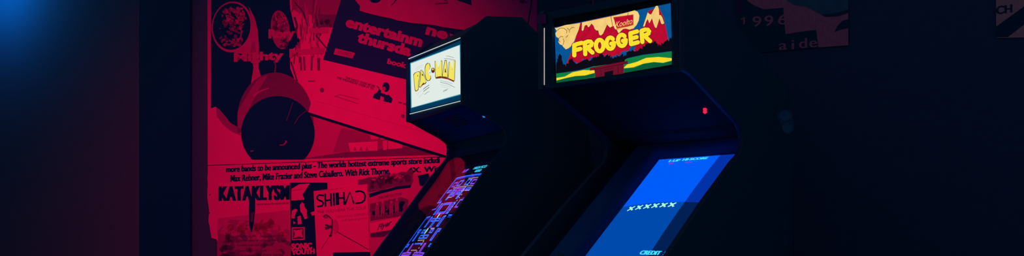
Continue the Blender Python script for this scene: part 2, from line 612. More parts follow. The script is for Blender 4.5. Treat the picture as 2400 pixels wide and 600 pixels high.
# --- tilted picture flyer partly behind the left cabinet
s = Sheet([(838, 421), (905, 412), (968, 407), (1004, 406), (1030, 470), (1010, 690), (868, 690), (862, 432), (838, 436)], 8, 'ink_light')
s.ink(jag([(840, 421), (905, 410), (968, 399), (968, 425), (964, 434)], 2.5, 8, 9) + jag([(920, 440), (866, 452), (840, 434)], 2, 8, 4), 'ink_maroon', 1)
s.blobs(22, in_rect(872, 960, 420, 436, -0.15), 'ink_dark', 2, 6, 1.5, 2.2)
s.blobs(12, in_rect(865, 955, 416, 430, -0.18), 'ink_light', 1.5, 4, 1.8, 2.0)
s.ink([(945, 412), (956, 408), (963, 424), (952, 428)], 'ink_dark', 2)
s.ink([(864, 454), (895, 446), (930, 437), (964, 433), (962, 440), (930, 444), (895, 453), (866, 463)], 'ink_black', 2)
s.text('ONE DAY ON TOUR', (886, 467), (942, 457), (0, -6), 'ink_maroon', 2, fat=0.02)
s.ink([(866, 478), (940, 462), (958, 468), (952, 502), (930, 508), (868, 518)], 'ink_maroon', 2)
s.blobs(22, in_rect(870, 945, 490, 506, -0.2), 'ink_black', 3, 8, 3, 1.5)
for x, y in ((884, 490), (897, 486), (917, 486), (930, 480)):
    s.ink(ell(x, y - 12, 3, 4, 12), 'ink_light', 4)
    s.ink([(x - 4, y - 8), (x + 4, y - 8), (x + 5, y + 8), (x + 3, y + 24), (x, y + 12), (x - 4, y + 24), (x - 5, y + 6)], 'ink_mid', 3.5)
s.ink([(866, 524), (940, 508), (938, 536), (868, 546)], 'paper', 2)
s.text('Flyer', (884, 540), (918, 527), (1, -13), 'ink_dark', 3, fat=0.03, shear=0.3)
s.ink([(868, 547), (920, 538), (900, 555), (868, 556)], 'ink_dark', 3)
s.ink([(979, 412), (1004, 406), (1010, 436), (984, 436)], 'ink_black', 2)
s.done('flyer', 'crumpled picture flyer tucked behind the left cabinet edge', 'flyer')

# --- tilted board with white lower half
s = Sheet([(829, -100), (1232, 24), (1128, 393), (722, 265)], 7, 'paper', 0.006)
s.ink([(829, -100), (1230, 24), (1182, 208), (950, 186), (757, 140)], 'ink_soft', 1)
s.text('entertainm', (809, 62), (986, 110), (7, -24), 'ink_light', 3, fat=0.03, bold=1.0, tall=0.7)
s.text('thursda', (836, 98), (960, 132), (7, -24), 'ink_light', 3, fat=0.03, bold=1.0, tall=0.7)
s.text('ne', (997, 80), (1046, 93), (7, -24), 'ink_light', 3, fat=0.03, bold=1.0, tall=0.7)
s.text('ws', (1050, 96), (1096, 110), (7, -24), 'ink_light', 3, fat=0.03, bold=1.0, tall=0.7)
s.text('book', (907, 149), (951, 160), (3, -12), 'ink_light', 3, fat=0.03, bold=0.5, tall=0.3)
s.ink([(786, 113), (832, 124), (826, 137), (782, 127)], 'ink_light', 3)
s.text('VIBES', (789, 125), (824, 133), (2, -8), 'ink_mid', 4, fat=0.04)
s.text('THE NIGHT DOES MORE', (809, 184), (878, 205), (1, -5), 'ink_dark', 3, fat=0.02)
s.text('THE WEDNESDAY CREW AT SIX', (789, 184), (876, 211), (1, -5), 'ink_dark', 3, fat=0.02)
hp = lambda x, y: (740 + x / 3.333, 150 + y / 3.333)
s.ink(ell(904.5, 204, 8.5, 11.5, 20), 'ink_soft', 3)
s.ink([hp(*p) for p in ((445, 265), (455, 235), (480, 222), (492, 190), (510, 205), (508, 245), (500, 282))], 'ink_soft', 3)
s.ink([hp(*p) for p in ((528, 290), (536, 240), (570, 240), (592, 262), (600, 275), (590, 306))], 'ink_soft', 3)
s.ink([hp(*p) for p in ((505, 225), (545, 235), (530, 260), (508, 250))], 'ink_soft', 3)
s.ink(ell(900, 208, 4, 5, 12), 'ink_light', 4)
s.stroke([hp(475, 170), hp(495, 190)], 2, 'ink_dark', 3)
s.stroke([hp(146, 256), hp(190, 238), hp(332, 275)], 1.6, 'ink_mid', 3)
s.stroke([hp(146, 250), hp(332, 310)], 1.6, 'ink_mid', 3)
s.ink(ell(754.5, 211, 5, 5.5, 14), 'ink_maroon', 3)
s.ink(ell(944, 272, 4, 5, 14), 'ink_maroon', 3)
s.text('on sale', (932, 241), (958, 248), (1, -5), 'ink_dark', 3, fat=0.03)
s.stroke([(722, 265), (1128, 393)], 4.5, 'ink_black', 3)  # shadow under the board's lower edge, drawn as a dark strip
s.stroke([(740, 236), (960, 300), (1030, 318)], 0.8, 'ink_light', 2)
s.done('poster', 'tilted poster, half black with big slanted words and half pale with a bust')

# --- pale poster over the top of the tilted one
edge = jag([(824, -60), (832, 0), (844, 14), (843, 25), (900, 40), (948, 51), (1020, 60), (1100, 73), (1180, 96)], 0.9, 14, 12)
s = Sheet(edge + [(1226, 110), (1242, 20), (1250, -60)], 13, 'ink_light')
s.ink(ell(879, -1, 13, 8, 20), 'ink_black', 1)
s.stroke([(930, -4), (924, 6), (917, 13)], 4, 'ink_dark', 1, 2)
s.stroke([(1020, 9), (1034, 8), (1050, 7)], 3.5, 'ink_maroon', 1)
s.stroke([(1040, 0), (1050, 4)], 2.5, 'ink_maroon', 1)
s.ink([(1056, -12), (1103, -12), (1106, 13), (1090, 7), (1074, 2)], 'ink_black', 1)
s.blobs(10, in_rect(1202, 1238, -6, 6), 'ink_dark', 1, 3.5, 1)
s.done('poster', 'plain red poster with a torn left edge above the white-signed cabinet')

# --- scrap behind the gap between the two cabinets
s = Sheet([(1243, -60), (1262, -60), (1264, 130), (1222, 130)], 10, 'ink_light')
s.ink([(1240, -60), (1252, -60), (1246, 20), (1238, 60), (1226, 130), (1218, 130), (1232, 50)], 'ink_black', 1)
s.done('poster', 'narrow slip of poster seen in the gap between the two cabinets')

# --- dark posters above the right cabinet
s = Sheet([(1259, -60), (1384, -60), (1386, 110), (1259, 110)], 12, 'ink_black')
for k, (x0, x1, y, t) in enumerate(((1296, 1368, 9, 'ALL AGES AND FREE ENTRY'), (1280, 1360, 20, 'MORE BANDS TO BE NAMED'), (1303, 1337, 30, 'ALL NIGHT'))):
    s.text(t, (x0, y), (x1, y - 2), (0, -5), 'ink_dark', 1, fat=0.02)
s.done('poster', 'black poster with three faint lines of print, above the left of the coloured marquee', 'poster')
s = Sheet([(1386.5, -60), (1640, -60), (1640, 60), (1389, 60)], 15, 'paper_old')
s.ink([(1390.5, -60), (1640, -60), (1640, 60), (1391.5, 60)], 'ink_black', 1)
s.done('poster', 'plain black poster with a thin pale left edge, above the coloured marquee', 'poster')

# --- poster with a year
s = Sheet([(1724, -60), (1989, -60), (1990, 107), (1918, 112), (1724, 128)], 2, 'ink_black')
s.ink([(1752, -60), (1752, 2), (1770, 14), (1790, 22), (1836, 18), (1838, 48), (1841, 80), (1878, 74), (1913, 70), (1918, 111),
       (1988, 106), (1988, 66), (1970, 70), (1955, 76), (1962, 62), (1974, 49), (1988, 45), (1988, -60)], 'paper_grey', 1)
s.ink([(1838, -60), (1842, 0), (1860, 12), (1890, 16), (1912, 28), (1930, 36), (1960, 34), (1988, 24), (1988, -60)], 'ink_blue', 2)
s.ink([(1924, 34), (1960, 30), (1988, 22), (1988, 30), (1965, 38), (1935, 40)], 'ink_black', 3)
s.ink([(1725, -60), (1740, -60), (1740, 30), (1725, 32)], 'ink_dark', 1)
s.stroke([(1737, 46), (1744, 41), (1744, 57)], 4, 'paper_grey', 3)
for ch, x, y in (('9', 1764, 63), ('9', 1792, 61), ('6', 1824, 58)):
    s.text(ch, (x, y), (x + 20, y - 1), (0, -24), 'paper_grey', 3, bold=0.8)
for ch, x, w, y in (('a', 1826, 18, 117), ('i', 1856, 5, 116), ('d', 1873, 18, 113), ('e', 1897, 18, 111)):
    s.text(ch, (x, y), (x + w, y - 1), (0, -23), 'paper_grey', 3, bold=0.8)
s.done('poster', 'dim poster printed with a year, right of the coloured marquee')

# --- poster with a diagonal black band
s = Sheet([(2334, -60), (2480, -60), (2480, 86), (2335, 89)], 2, 'paper_pale')
s.ink([(2335, 62), (2400, 15), (2480, -42), (2480, 0), (2400, 58), (2362, 87), (2335, 88)], 'ink_black', 1)
s.text('CH', (2335, 34), (2372, 29), (0, -19), 'ink_black', 2, fat=0.02, bold=0.9)
s.done('poster', 'dim pale poster crossed by a black diagonal band, far right')


# ------------------------------------------------------------------ arcade cabinets
class Cab:
    """cabinet frame: a runs from the right outer face to the left, y runs backwards from the marquee, z is up"""

    def __init__(self, P, back, W, label):
        self.W = W
        self.b = Vector((back[0], back[1], 0)).normalized()
        self.r = Vector((self.b.y, -self.b.x, 0))          # viewer's right along the front
        self.P = Vector((P[0], P[1], 0))
        o = bpy.data.objects.new('arcade_cabinet', None)
        col.objects.link(o)
        o.empty_display_size = 0.2
        o.location = self.P - self.r * (W / 2) + self.b * 0.2
        o.rotation_euler = (0, 0, math.atan2(self.r.y, self.r.x))
        self.o = tag(o, label, 'arcade machine')
        self.M = Matrix.Translation(o.location) @ Euler((0, 0, o.rotation_euler.z)).to_matrix().to_4x4()
        self.Mi = self.M.inverted()

    def L(self, a, y, z):
        return Vector((self.W / 2 - a, y - 0.2, z))

    def strip(self, name, a0, a1, line, th, mat, bevel=0.0, parent=None):
        """board spanning a0..a1 whose section follows the (y, z) line, thickened by th"""
        mb = MB()
        n = len(line)
        offs = []
        for i in range(n):
            p, q = line[max(i - 1, 0)], line[min(i + 1, n - 1)]
            d = Vector((q[0] - p[0], q[1] - p[1])).normalized()
            offs.append((line[i][0] + d.y * th, line[i][1] - d.x * th))
        prof = list(line) + offs[::-1]
        mb.prism([self.L(a0, y, z) for y, z in prof], Vector((-(a1 - a0), 0, 0)), mat)
        return mb.build(name, parent or self.o, bevel=bevel)

    def side(self, prof, front_n, a0, a1, mold, label=None):
        mb = MB()
        mb.prism([self.L(a0, y, z) for y, z in prof], Vector((-(a1 - a0), 0, 0)), 'navy_paint')
        sp = mb.build('side_panel', self.o)
        # plastic edging round the front of the panel
        e = MB()
        am, h = 0.5 * (a0 + a1), 0.5 * abs(a1 - a0)
        pts = prof[:front_n]
        n = len(pts)
        sec = [(-h, 0.0), (-h, 0.0025), (-h * 0.5, 0.0045), (h * 0.5, 0.0045), (h, 0.0025), (h, 0.0)]
        rings = []
        for i, (y, z) in enumerate(pts):
            p, q = pts[max(i - 1, 0)], pts[min(i + 1, n - 1)]
            d = Vector((q[0] - p[0], q[1] - p[1])).normalized()
            nrm = (d.y, -d.x)
            rings.append([self.L(am + s, y + nrm[0] * k, z + nrm[1] * k) for s, k in sec])
        for A, B in zip(rings, rings[1:]):
            for k in range(len(sec) - 1):
                e.face([A[k], A[k + 1], B[k + 1], B[k]], mold)
        e.build('edge_trim', sp)
        return sp

    def plane(self, y):
        return (self.P + self.b * y, -self.b)

    def print_on(self, mb, y, step=0.0004):
        return Print(mb, self.plane(y), step, self.Mi)

    # sloping screen frame
    def set_slope(self, A, B):
        self.A = A
        d = Vector((B[0] - A[0], B[1] - A[1]))
        self.sl = d.length
        self.e = d.normalized()
        self.nr = Vector((self.e.y, -self.e.x))
        if self.nr.y < 0:
            self.nr = -self.nr

    def S(self, a, s, up):
        y = self.A[0] + self.e.x * s + self.nr.x * up
        z = self.A[1] + self.e.y * s + self.nr.y * up
        return self.L(a, y, z)

    def slope_as(self, p, up):
        """photo pixel -> (a, s) on the sloping plane raised by up"""
        O = self.M @ self.S(0, 0, up)
        n = (self.M.to_3x3() @ (self.S(0, 0, 1) - self.S(0, 0, 0)))
        q = self.Mi @ hit(p, O, n) - self.S(0, 0, up)
        ev = self.S(0, 1, 0) - self.S(0, 0, 0)
        return -q.x, q.dot(ev)


class Tube:
    """bulging picture tube face; print on it in (a, s)"""

    def __init__(self, cab, a0, a1, s0, s1, rec, bulge):
        self.c, self.r = cab, (a0, a1, s0, s1)
        self.rec, self.bulge = rec, bulge
        self.mb = MB()

    def at(self, a, s, lift=0.0):
        a0, a1, s0, s1 = self.r
        u = (2 * a - a0 - a1) / (a1 - a0)
        v = (2 * s - s0 - s1) / (s1 - s0)
        h = self.bulge * (1 - min(1, u * u)) * (1 - min(1, v * v))
        return self.c.S(a, s, -self.rec + h + lift)

    def grid(self, al, sl, mat):
        for i in range(len(al) - 1):
            for j in range(len(sl) - 1):
                self.mb.face([self.at(al[i], sl[j]), self.at(al[i + 1], sl[j]), self.at(al[i + 1], sl[j + 1]), self.at(al[i], sl[j + 1])], mat(i, j))

    def ink(self, pts, mat, lift=0.0006):
        c = (sum(p[0] for p in pts) / len(pts), sum(p[1] for p in pts) / len(pts))
        n = len(pts)
        for k in range(n):
            self.mb.face([self.at(*c, lift), self.at(*pts[k], lift), self.at(*pts[(k + 1) % n], lift)], mat)

    def line(self, pts, w, mat, lift=0.0006):
        for (x0, y0), (x1, y1) in zip(pts, pts[1:]):
            d = math.hypot(x1 - x0, y1 - y0)
            n = max(1, int(d / 0.02))
            dx, dy = (x1 - x0) / d, (y1 - y0) / d
            for k in range(n):
                t0, t1 = k / n, (k + 1) / n
                e0 = -w / 2 if k == 0 else 0
                e1 = w / 2 if k == n - 1 else 0
                p = (x0 + (x1 - x0) * t0 + dx * e0, y0 + (y1 - y0) * t0 + dy * e0)
                q = (x0 + (x1 - x0) * t1 + dx * e1, y0 + (y1 - y0) * t1 + dy * e1)
                ox, oy = -dy * w / 2, dx * w / 2
                self.mb.face([self.at(p[0] + ox, p[1] + oy, lift), self.at(q[0] + ox, q[1] + oy, lift),
                              self.at(q[0] - ox, q[1] - oy, lift), self.at(p[0] - ox, p[1] - oy, lift)], mat)

    def text(self, t, a, s, w, h, mat, lift=0.0006, bold=0.0016):
        """a: left end of the line"""
        vs, fs = glyphs(t, 0.01)
        k = self.mb.mi(mat)
        for q, o in enumerate((-bold, 0, bold)):
            i = len(self.mb.v)
            for x, y in vs:
                self.mb.v.append(self.at(a - x * w + o, s - y * h, lift + q * 0.00004))
            for f in fs:
                self.mb.f.append([i + p for p in f])
                self.mb.m.append(k)


def frame_bars(cab, name, a0, a1, z0, z1, ia0, ia1, iz0, iz1, y0, y1, mat, bevel=0.002):
    """rectangular frame round an opening"""
    mb = MB()
    for (p0, p1, q0, q1) in ((a0, a1, z0, iz0), (a0, a1, iz1, z1), (a0, ia0, iz0, iz1), (ia1, a1, iz0, iz1)):
        A, B = cab.L(p1, y0, q0), cab.L(p0, y1, q1)
        mb.box(A.x, B.x, A.y, B.y, A.z, B.z, mat)
    return mb.build(name, cab.o, merge=False, bevel=0)


def linspace(a, b, n):
    return [a + (b - a) * k / n for k in range(n + 1)]


def controls(cab, line, stick_at, buttons):
    """control board, stick and buttons below the screen"""
    cp = cab.strip('control_panel', 0.02, cab.W - 0.02, line, 0.02, 'navy_plastic', 0.002)
    (y0, z0), (y1, z1) = line[0], line[1]
    d = Vector((y1 - y0, z1 - z0))
    n = Vector((d.y, -d.x)).normalized()
    if n.y < 0:
        n = -n
    ax = cab.L(0, n.x, n.y) - cab.L(0, 0, 0)
    m = MB()
    c = cab.L(stick_at, y0 + d.x * 0.5, z0 + d.y * 0.5)
    m.lathe(c, ax, [(0, 0.03), (0.004, 0.03), (0.006, 0.006), (0.05, 0.005), (0.056, 0.012), (0.068, 0.0175), (0.08, 0.016), (0.088, 0.006)], 'molding_dark')
    m.build('joystick', cp)
    for a in buttons:
        m = MB()
        m.lathe(cab.L(a, y0 + d.x * 0.5, z0 + d.y * 0.5), ax, [(0, 0.016), (0.006, 0.016), (0.008, 0.012), (0.012, 0.011)], 'molding_dark')
        m.build('button', cp)


T = 0.019          # side board thickness

# ============ left cabinet, white marquee
c = Cab((-0.2, 4.06), (0.879, 0.477), 0.600, 'dark arcade cabinet with a glowing white marquee and blue maze screen, against the posters')
W = c.W
front = [(0.0, 1.737), (0.0, 1.458), (0.022, 1.456), (0.103, 1.419), (0.163, 1.393), (0.200, 1.368), (0.207, 1.345), (0.203, 1.31),
         (0.190, 1.285), (0.119, 1.207), (0.0, 1.052), (-0.165, 0.838), (-0.225, 0.762), (-0.335, 0.72), (-0.35, 0.70),
         (-0.335, 0.645), (-0.20, 0.58), (-0.17, 0.52), (-0.17, 0.0)]
rear = [(0.64, 0.0), (0.64, 1.2), (0.60, 1.42), (0.345, 1.79), (0.276, 1.843), (0.109, 1.829)]
prof = front + rear
for a0, a1 in ((0.0, T), (W - T, W)):
    c.side(prof, len(front), a0, a1, 'molding_dark')
c.strip('top_panel', T, W - T, [(0.012, 1.735), (0.112, 1.818), (0.276, 1.832), (0.336, 1.784)], 0.014, 'navy_paint')
c.strip('back_panel', T, W - T, [(0.336, 1.784), (0.588, 1.418), (0.627, 1.2), (0.627, 0.02)], 0.014, 'navy_paint')
sp = c.strip('speaker_panel', T, W - T, [(0.215, 1.37), (0.172, 1.402), (0.030, 1.466)], 0.012, 'underside_paint')
mb = MB()   # speaker slots
for k in range(5):
    y = 0.07 + k * 0.016
    z = 1.466 - (y - 0.030) * 0.451
    q = [c.L(0.2, y, z - 0.0008), c.L(0.37, y, z - 0.0008), c.L(0.37, y + 0.007, z - 0.004), c.L(0.2, y + 0.007, z - 0.004)]
    mb.face(q, 'bezel_black')
mb.build('speaker_grille', sp, merge=False)
c.strip('neck_panel', T, W - T, [(0.225, 1.372), (0.236, 1.335), (0.228, 1.30)], -0.012, 'navy_paint')

# marquee
frame_bars(c, 'marquee_frame', T, W - T, 1.457, 1.737, T + 0.001, W - T - 0.001, 1.4655, 1.7255, 0.004, 0.012, 'navy_plastic')
mq = MB()
A, B = c.L(W - T, 0.0075, 1.462), c.L(T, 0.030, 1.731)
mq.box(A.x, B.x, A.y, B.y, A.z, B.z, 'navy_plastic')
pr = c.print_on(mq, 0.0075)
k4 = lambda x, y: (960 + x / 4.615, 120 + y / 4.615)
Q = [(963, 149), (1077, 106), (1079.5, 220), (965, 252)]
ins = lambda q, d: [(q[0][0] + d, q[0][1] + d), (q[1][0] - d, q[1][1] + d), (q[2][0] - d, q[2][1] - d), (q[3][0] + d, q[3][1] - d)]
pr.ink([(959, 139.5), (1079, 91), (1081, 233), (962, 264)], 'lit_border', 0.5)
pr.ink(ins(Q, -1.6), 'lit_edge', 1)
pr.ink(Q, 'lit_white', 2)
letters = [
    [(45, 258), (60, 238), (86, 222), (102, 222), (110, 240), (106, 290), (94, 332), (92, 412), (68, 430), (60, 415)],
    [(124, 208), (134, 205), (142, 222), (178, 332), (164, 348), (150, 340), (140, 352), (116, 388), (106, 380), (118, 300)],
    [(198, 130), (214, 140), (222, 172), (212, 200), (200, 222), (206, 248), (226, 262), (228, 290), (214, 312), (196, 318), (180, 296), (170, 250), (168, 190), (178, 150)],
    ell(253, 206, 14, 22, 20),
    [(276, 112), (288, 112), (312, 192), (336, 104), (348, 108), (349, 274), (330, 270), (282, 280)],
    [(384, 100), (397, 103), (412, 280), (384, 276), (355, 272)],
    [(430, 118), (442, 122), (464, 205), (474, 106), (492, 108), (482, 318), (450, 304), (418, 290)]]
for q in letters:
    cxm, cym = sum(p[0] for p in q) / len(q), sum(p[1] for p in q) / len(q)
    big = [(p[0] + (6 if p[0] > cxm else -6) * 0.8, p[1] + (6 if p[1] > cym else -5)) for p in q]
    pr.ink([k4(*p) for p in big], 'art_line', 3)
for q in ([(282, 280), (349, 272), (420, 290), (482, 316), (480, 334), (415, 305), (345, 292), (282, 298)],
          [(112, 388), (140, 356), (178, 338), (178, 350), (142, 368), (114, 396)], [(66, 430), (92, 412), (94, 420), (70, 438)]):
    pr.ink([k4(*p) for p in q], 'art_brown', 4)
for k, q in enumerate(letters):
    pr.ink([k4(*p) for p in q], 'art_yellow' if k != 3 else 'art_brown', 5)
pr.ink([k4(*p) for p in ell(252, 195, 10, 10, 16)], 'art_yellow', 6)
for q in ([(134, 240), (146, 256), (146, 272), (132, 258)], [(84, 262), (92, 258), (90, 272), (84, 274)],
          [(384, 190), (390, 188), (394, 232), (380, 228)], [(214, 232), (224, 225), (222, 240)]):
    pr.ink([k4(*p) for p in q], 'art_line', 6)
for pts, w, m in (([(62, 196), (84, 176), (112, 160), (142, 150)], 3, 'art_pale'), ([(70, 210), (98, 186), (130, 172)], 2.5, 'art_pale'),
                  ([(395, 50), (440, 58), (480, 70)], 4, 'art_grey'), ([(375, 78), (430, 82), (495, 98)], 4, 'art_grey'),
                  ([(380, 92), (440, 96), (495, 108)], 3, 'art_pale'),
                  ([(148, 412), (176, 388), (212, 366)], 5, 'art_line'), ([(150, 436), (180, 412), (212, 390)], 5, 'art_line'),
                  ([(160, 470), (186, 448), (214, 436)], 4, 'art_grey'), ([(80, 472), (110, 440), (140, 418)], 3, 'art_pale'),
                  ([(100, 500), (130, 468), (150, 450)], 3, 'art_pale'),
                  ([(330, 318), (400, 330), (462, 352)], 3, 'art_grey'), ([(330, 335), (410, 352), (490, 392)], 4.5, 'art_grey'),
                  ([(325, 362), (390, 370), (440, 386)], 3, 'art_pale'), ([(340, 385), (390, 392), (440, 408)], 2.5, 'art_pale')):
    pr.stroke([k4(*p) for p in pts], w / 4.615, m, 3)
pr.text('KONO', k4(362, 442), k4(408, 422), (0.8, -3.6), 'art_line', 4, fat=0.02, shear=0.2)
tag(mq.build('marquee', c.o, merge=False), 'backlit white sign with yellow block lettering')
m = MB()
pg = c.print_on(m, 0.0005)
for a, b in (((957, 137.8), (1079, 88.3)), ((960, 267.2), (1081, 236))):
    q = [pg.P(p, 0) for p in ((a[0], a[1] - 0.7), (b[0], b[1] - 0.7), (b[0], b[1] + 0.7), (a[0], a[1] + 0.7))]
    m.prism(q, Vector((0, 0.003, 0)), 'lit_gap')
m.build('light_gap', c.o)

# screen
c.set_slope((0.203, 1.305), (-0.165, 0.838))
m = MB()
s0, s1 = -0.02, c.sl + 0.07
ba0, ba1, bs0, bs1 = 0.105, 0.45, 0.035, s1 - 0.005
up = -0.030
for (p0, p1, q0, q1) in ((T, W - T, s0, bs0), (T, W - T, bs1, s1), (T, ba0, bs0, bs1), (ba1, W - T, bs0, bs1)):
    m.prism([c.S(p0, q0, up), c.S(p1, q0, up), c.S(p1, q1, up), c.S(p0, q1, up)], c.S(0, 0, -0.012) - c.S(0, 0, 0), 'bezel_black')
m.build('screen_bezel', c.o, merge=False)
t = Tube(c, 0.09, 0.465, 0.015, s1 + 0.03, 0.046, 0.014)
t.grid(linspace(0.09, 0.465, 12), linspace(0.015, s1 + 0.03, 16), lambda i, j: 'maze_black')
ML, MR, MT = 0.415, 0.128, 0.112     # left and right edge of the maze (a), top (s)
mid = (ML + MR) / 2
t.text('HIGH SCORE', 0.292, 0.074, 0.150, 0.016, 'crt_cyan')
t.text('400', 0.255, 0.096, 0.060, 0.016, 'crt_cyan')
t.text('1UP', 0.395, 0.082, 0.050, 0.020, 'maze_purple')


def both(pts, w, mat):
    t.line(pts, w, mat)
    t.line([(2 * mid - a, s) for a, s in pts], w, mat)


lw = 0.0075
both([(mid, MT), (ML, MT), (ML, 0.26), (ML - 0.045, 0.26), (ML - 0.045, 0.30)], lw, 'maze_blue')
both([(mid, MT + 0.009), (ML - 0.009, MT + 0.009), (ML - 0.009, 0.25), (ML - 0.036, 0.25)], lw * 0.7, 'maze_deep')
both([(ML - 0.045, 0.345), (ML, 0.345), (ML, 0.60)], lw, 'maze_blue')
both([(ML - 0.045, 0.355), (ML - 0.009, 0.355), (ML - 0.009, 0.60)], lw * 0.7, 'maze_deep')


def block(a0, a1, s0, s1, mat):
    both([(a0, s0), (a1, s0), (a1, s1), (a0, s1), (a0, s0)], lw, mat)


block(ML - 0.03, ML - 0.065, 0.145, 0.168, 'maze_purple')
block(ML - 0.085, ML - 0.122, 0.14, 0.168, 'maze_blue')
block(ML - 0.03, ML - 0.065, 0.192, 0.204, 'maze_blue')
both([(ML - 0.085, 0.19), (ML - 0.085, 0.25), (ML - 0.098, 0.25), (ML - 0.098, 0.19), (ML - 0.085, 0.19)], lw, 'maze_blue')
both([(ML - 0.098, 0.214), (ML - 0.125, 0.214), (ML - 0.125, 0.225), (ML - 0.098, 0.225)], lw, 'maze_blue')
both([(mid + 0.04, 0.19), (mid, 0.19)], lw, 'maze_purple')
both([(mid + 0.04, 0.202), (mid + 0.008, 0.202), (mid + 0.008, 0.235), (mid, 0.235)], lw, 'maze_purple')
both([(mid, 0.275), (mid + 0.042, 0.275), (mid + 0.042, 0.335), (mid, 0.335)], lw, 'maze_purple')
both([(mid, 0.283), (mid + 0.036, 0.283), (mid + 0.036, 0.327), (mid, 0.327)], lw * 0.7, 'maze_blue')
block(mid + 0.058, mid + 0.072, 0.275, 0.335, 'maze_blue')
block(mid + 0.058, mid + 0.072, 0.352, 0.405, 'maze_blue')
both([(ML - 0.045, 0.30), (ML - 0.0, 0.30)], lw, 'maze_purple')
block(mid + 0.04, mid + 0.004, 0.362, 0.376, 'maze_blue')
both([(mid + 0.008, 0.376), (mid + 0.008, 0.41), (mid, 0.41)], lw, 'maze_blue')
block(mid + 0.055, mid + 0.03, 0.425, 0.44, 'maze_blue')
both([(ML - 0.03, 0.42), (ML - 0.055, 0.42), (ML - 0.055, 0.48), (ML - 0.042, 0.48), (ML - 0.042, 0.432), (ML - 0.03, 0.432), (ML - 0.03, 0.42)], lw, 'maze_blue')
block(mid + 0.042, mid + 0.004, 0.455, 0.47, 'maze_blue')
both([(ML, 0.50), (ML - 0.03, 0.50), (ML - 0.03, 0.512), (ML, 0.512)], lw, 'maze_blue')
both([(ML - 0.03, 0.56), (mid + 0.02, 0.56), (mid + 0.02, 0.548), (mid + 0.06, 0.548), (mid + 0.06, 0.50), (mid + 0.072, 0.50), (mid + 0.072, 0.548), (ML - 0.03, 0.548), (ML - 0.03, 0.56)], lw, 'maze_purple')
both([(mid + 0.04, 0.50), (mid, 0.50)], lw, 'maze_blue')
both([(ML, 0.598), (mid, 0.598)], lw, 'maze_blue')


def dots(a0, s0, a1, s1, n):
    for k in range(n):
        u = k / (n - 1)
        a, s = a0 + (a1 - a0) * u, s0 + (s1 - s0) * u
        t.ink([(a - 0.002, s - 0.003), (a + 0.002, s - 0.003), (a + 0.002, s + 0.003), (a - 0.002, s + 0.003)], 'maze_dot')


dots(mid - 0.018, 0.132, MR + 0.02, 0.132, 10)
dots(mid + 0.075, 0.180, MR + 0.02, 0.180, 18)
dots(mid - 0.05, 0.206, MR + 0.02, 0.206, 6)
dots(mid + 0.05, 0.240, mid + 0.01, 0.240, 5)
dots(mid - 0.055, 0.145, mid - 0.055, 0.24, 8)
dots(MR + 0.07, 0.23, MR + 0.07, 0.35, 8)
dots(mid - 0.02, 0.418, mid - 0.05, 0.418, 4)
dots(mid + 0.03, 0.482, mid - 0.03, 0.482, 6)
dots(mid - 0.035, 0.49, mid - 0.035, 0.54, 4)
dots(mid + 0.03, 0.535, mid - 0.02, 0.535, 5)
t.ink([(mid + 0.01 + 0.008 * math.cos(k * 0.524), 0.432 + 0.018 * math.sin(k * 0.524)) for k in range(12)], 'crt_mint', 0.001)
t.ink([(mid - 0.002 + 0.007 * math.cos(k * 0.524), 0.348 + 0.014 * math.sin(k * 0.524)) for k in range(12)], 'lit_white', 0.001)
t.ink([(mid + 0.028 + 0.009 * math.cos(k * 0.524), 0.346 + 0.009 * math.sin(k * 0.524)) for k in range(12)], 'maze_red', 0.001)
t.ink([(mid - 0.028 + 0.009 * math.cos(k * 0.524), 0.346 + 0.009 * math.sin(k * 0.524)) for k in range(12)], 'maze_red', 0.001)
tag(t.mb.build('screen', c.o, merge=False), 'curved display showing a blue neon maze')
m = MB()
m.prism([c.S(T + 0.001, -0.015, -0.006), c.S(W - T - 0.001, -0.015, -0.006), c.S(W - T - 0.001, c.sl + 0.06, -0.006), c.S(T + 0.001, c.sl + 0.06, -0.006)],
        c.S(0, 0, -0.004) - c.S(0, 0, 0), 'clear_glass')
m.build('screen_glass', c.o)
controls(c, [(-0.222, 0.757), (-0.328, 0.716), (-0.335, 0.65)], W / 2, (0.12, W - 0.12))
c.strip('front_panel', T, W - T, [(-0.322, 0.645), (-0.19, 0.575), (-0.16, 0.52), (-0.16, 0.0)], -0.015, 'navy_paint')
# glint under the sign at the right edge, built as a small glowing stud
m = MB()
m.lathe(c.L(0.014, 0.104, 1.418), (0, -0.45, -0.9), [(-0.004, 0.0065), (0.004, 0.0065), (0.007, 0.0035)], 'glint_blue', 12)
m.build('lamp_or_glint', c.o)

# ============ right cabinet, coloured marquee
c = Cab((0.578, 3.33), (0.627, 0.779), 0.615, 'dark arcade cabinet with a colourful mountain marquee and plain blue screen')
W = c.W
front = [(0.0, 1.738), (0.0, 1.457), (0.05, 1.452), (0.12, 1.428), (0.26, 1.376), (0.40, 1.324), (0.428, 1.300), (0.440, 1.268), (0.436, 1.235),
         (0.414, 1.208), (0.362, 1.178), (0.135, 1.020), (-0.10, 0.842), (-0.17, 0.788), (-0.37, 0.742), (-0.385, 0.722), (-0.37, 0.66), (-0.20, 0.60), (-0.17, 0.54), (-0.17, 0.0)]
rear = [(0.88, 0.0), (0.88, 1.46), (0.80, 1.53), (0.42, 1.665), (0.14, 1.752), (0.015, 1.752)]
prof = front + rear
right_side = None
for a0, a1 in ((0.0, T), (W - T, W)):
    o = c.side(prof, len(front), a0, a1, 'molding')
    right_side = right_side or o
c.strip('top_panel', T, W - T, [(0.012, 1.735), (0.02, 1.744), (0.138, 1.744), (0.418, 1.657)], 0.014, 'navy_paint')
c.strip('back_panel', T, W - T, [(0.421, 1.655), (0.797, 1.522), (0.868, 1.458), (0.868, 0.02)], 0.014, 'navy_paint')
sp = c.strip('speaker_panel', T, W - T, [(0.425, 1.325), (0.40, 1.336), (0.05, 1.466), (0.03, 1.468)], 0.012, 'bezel_black')
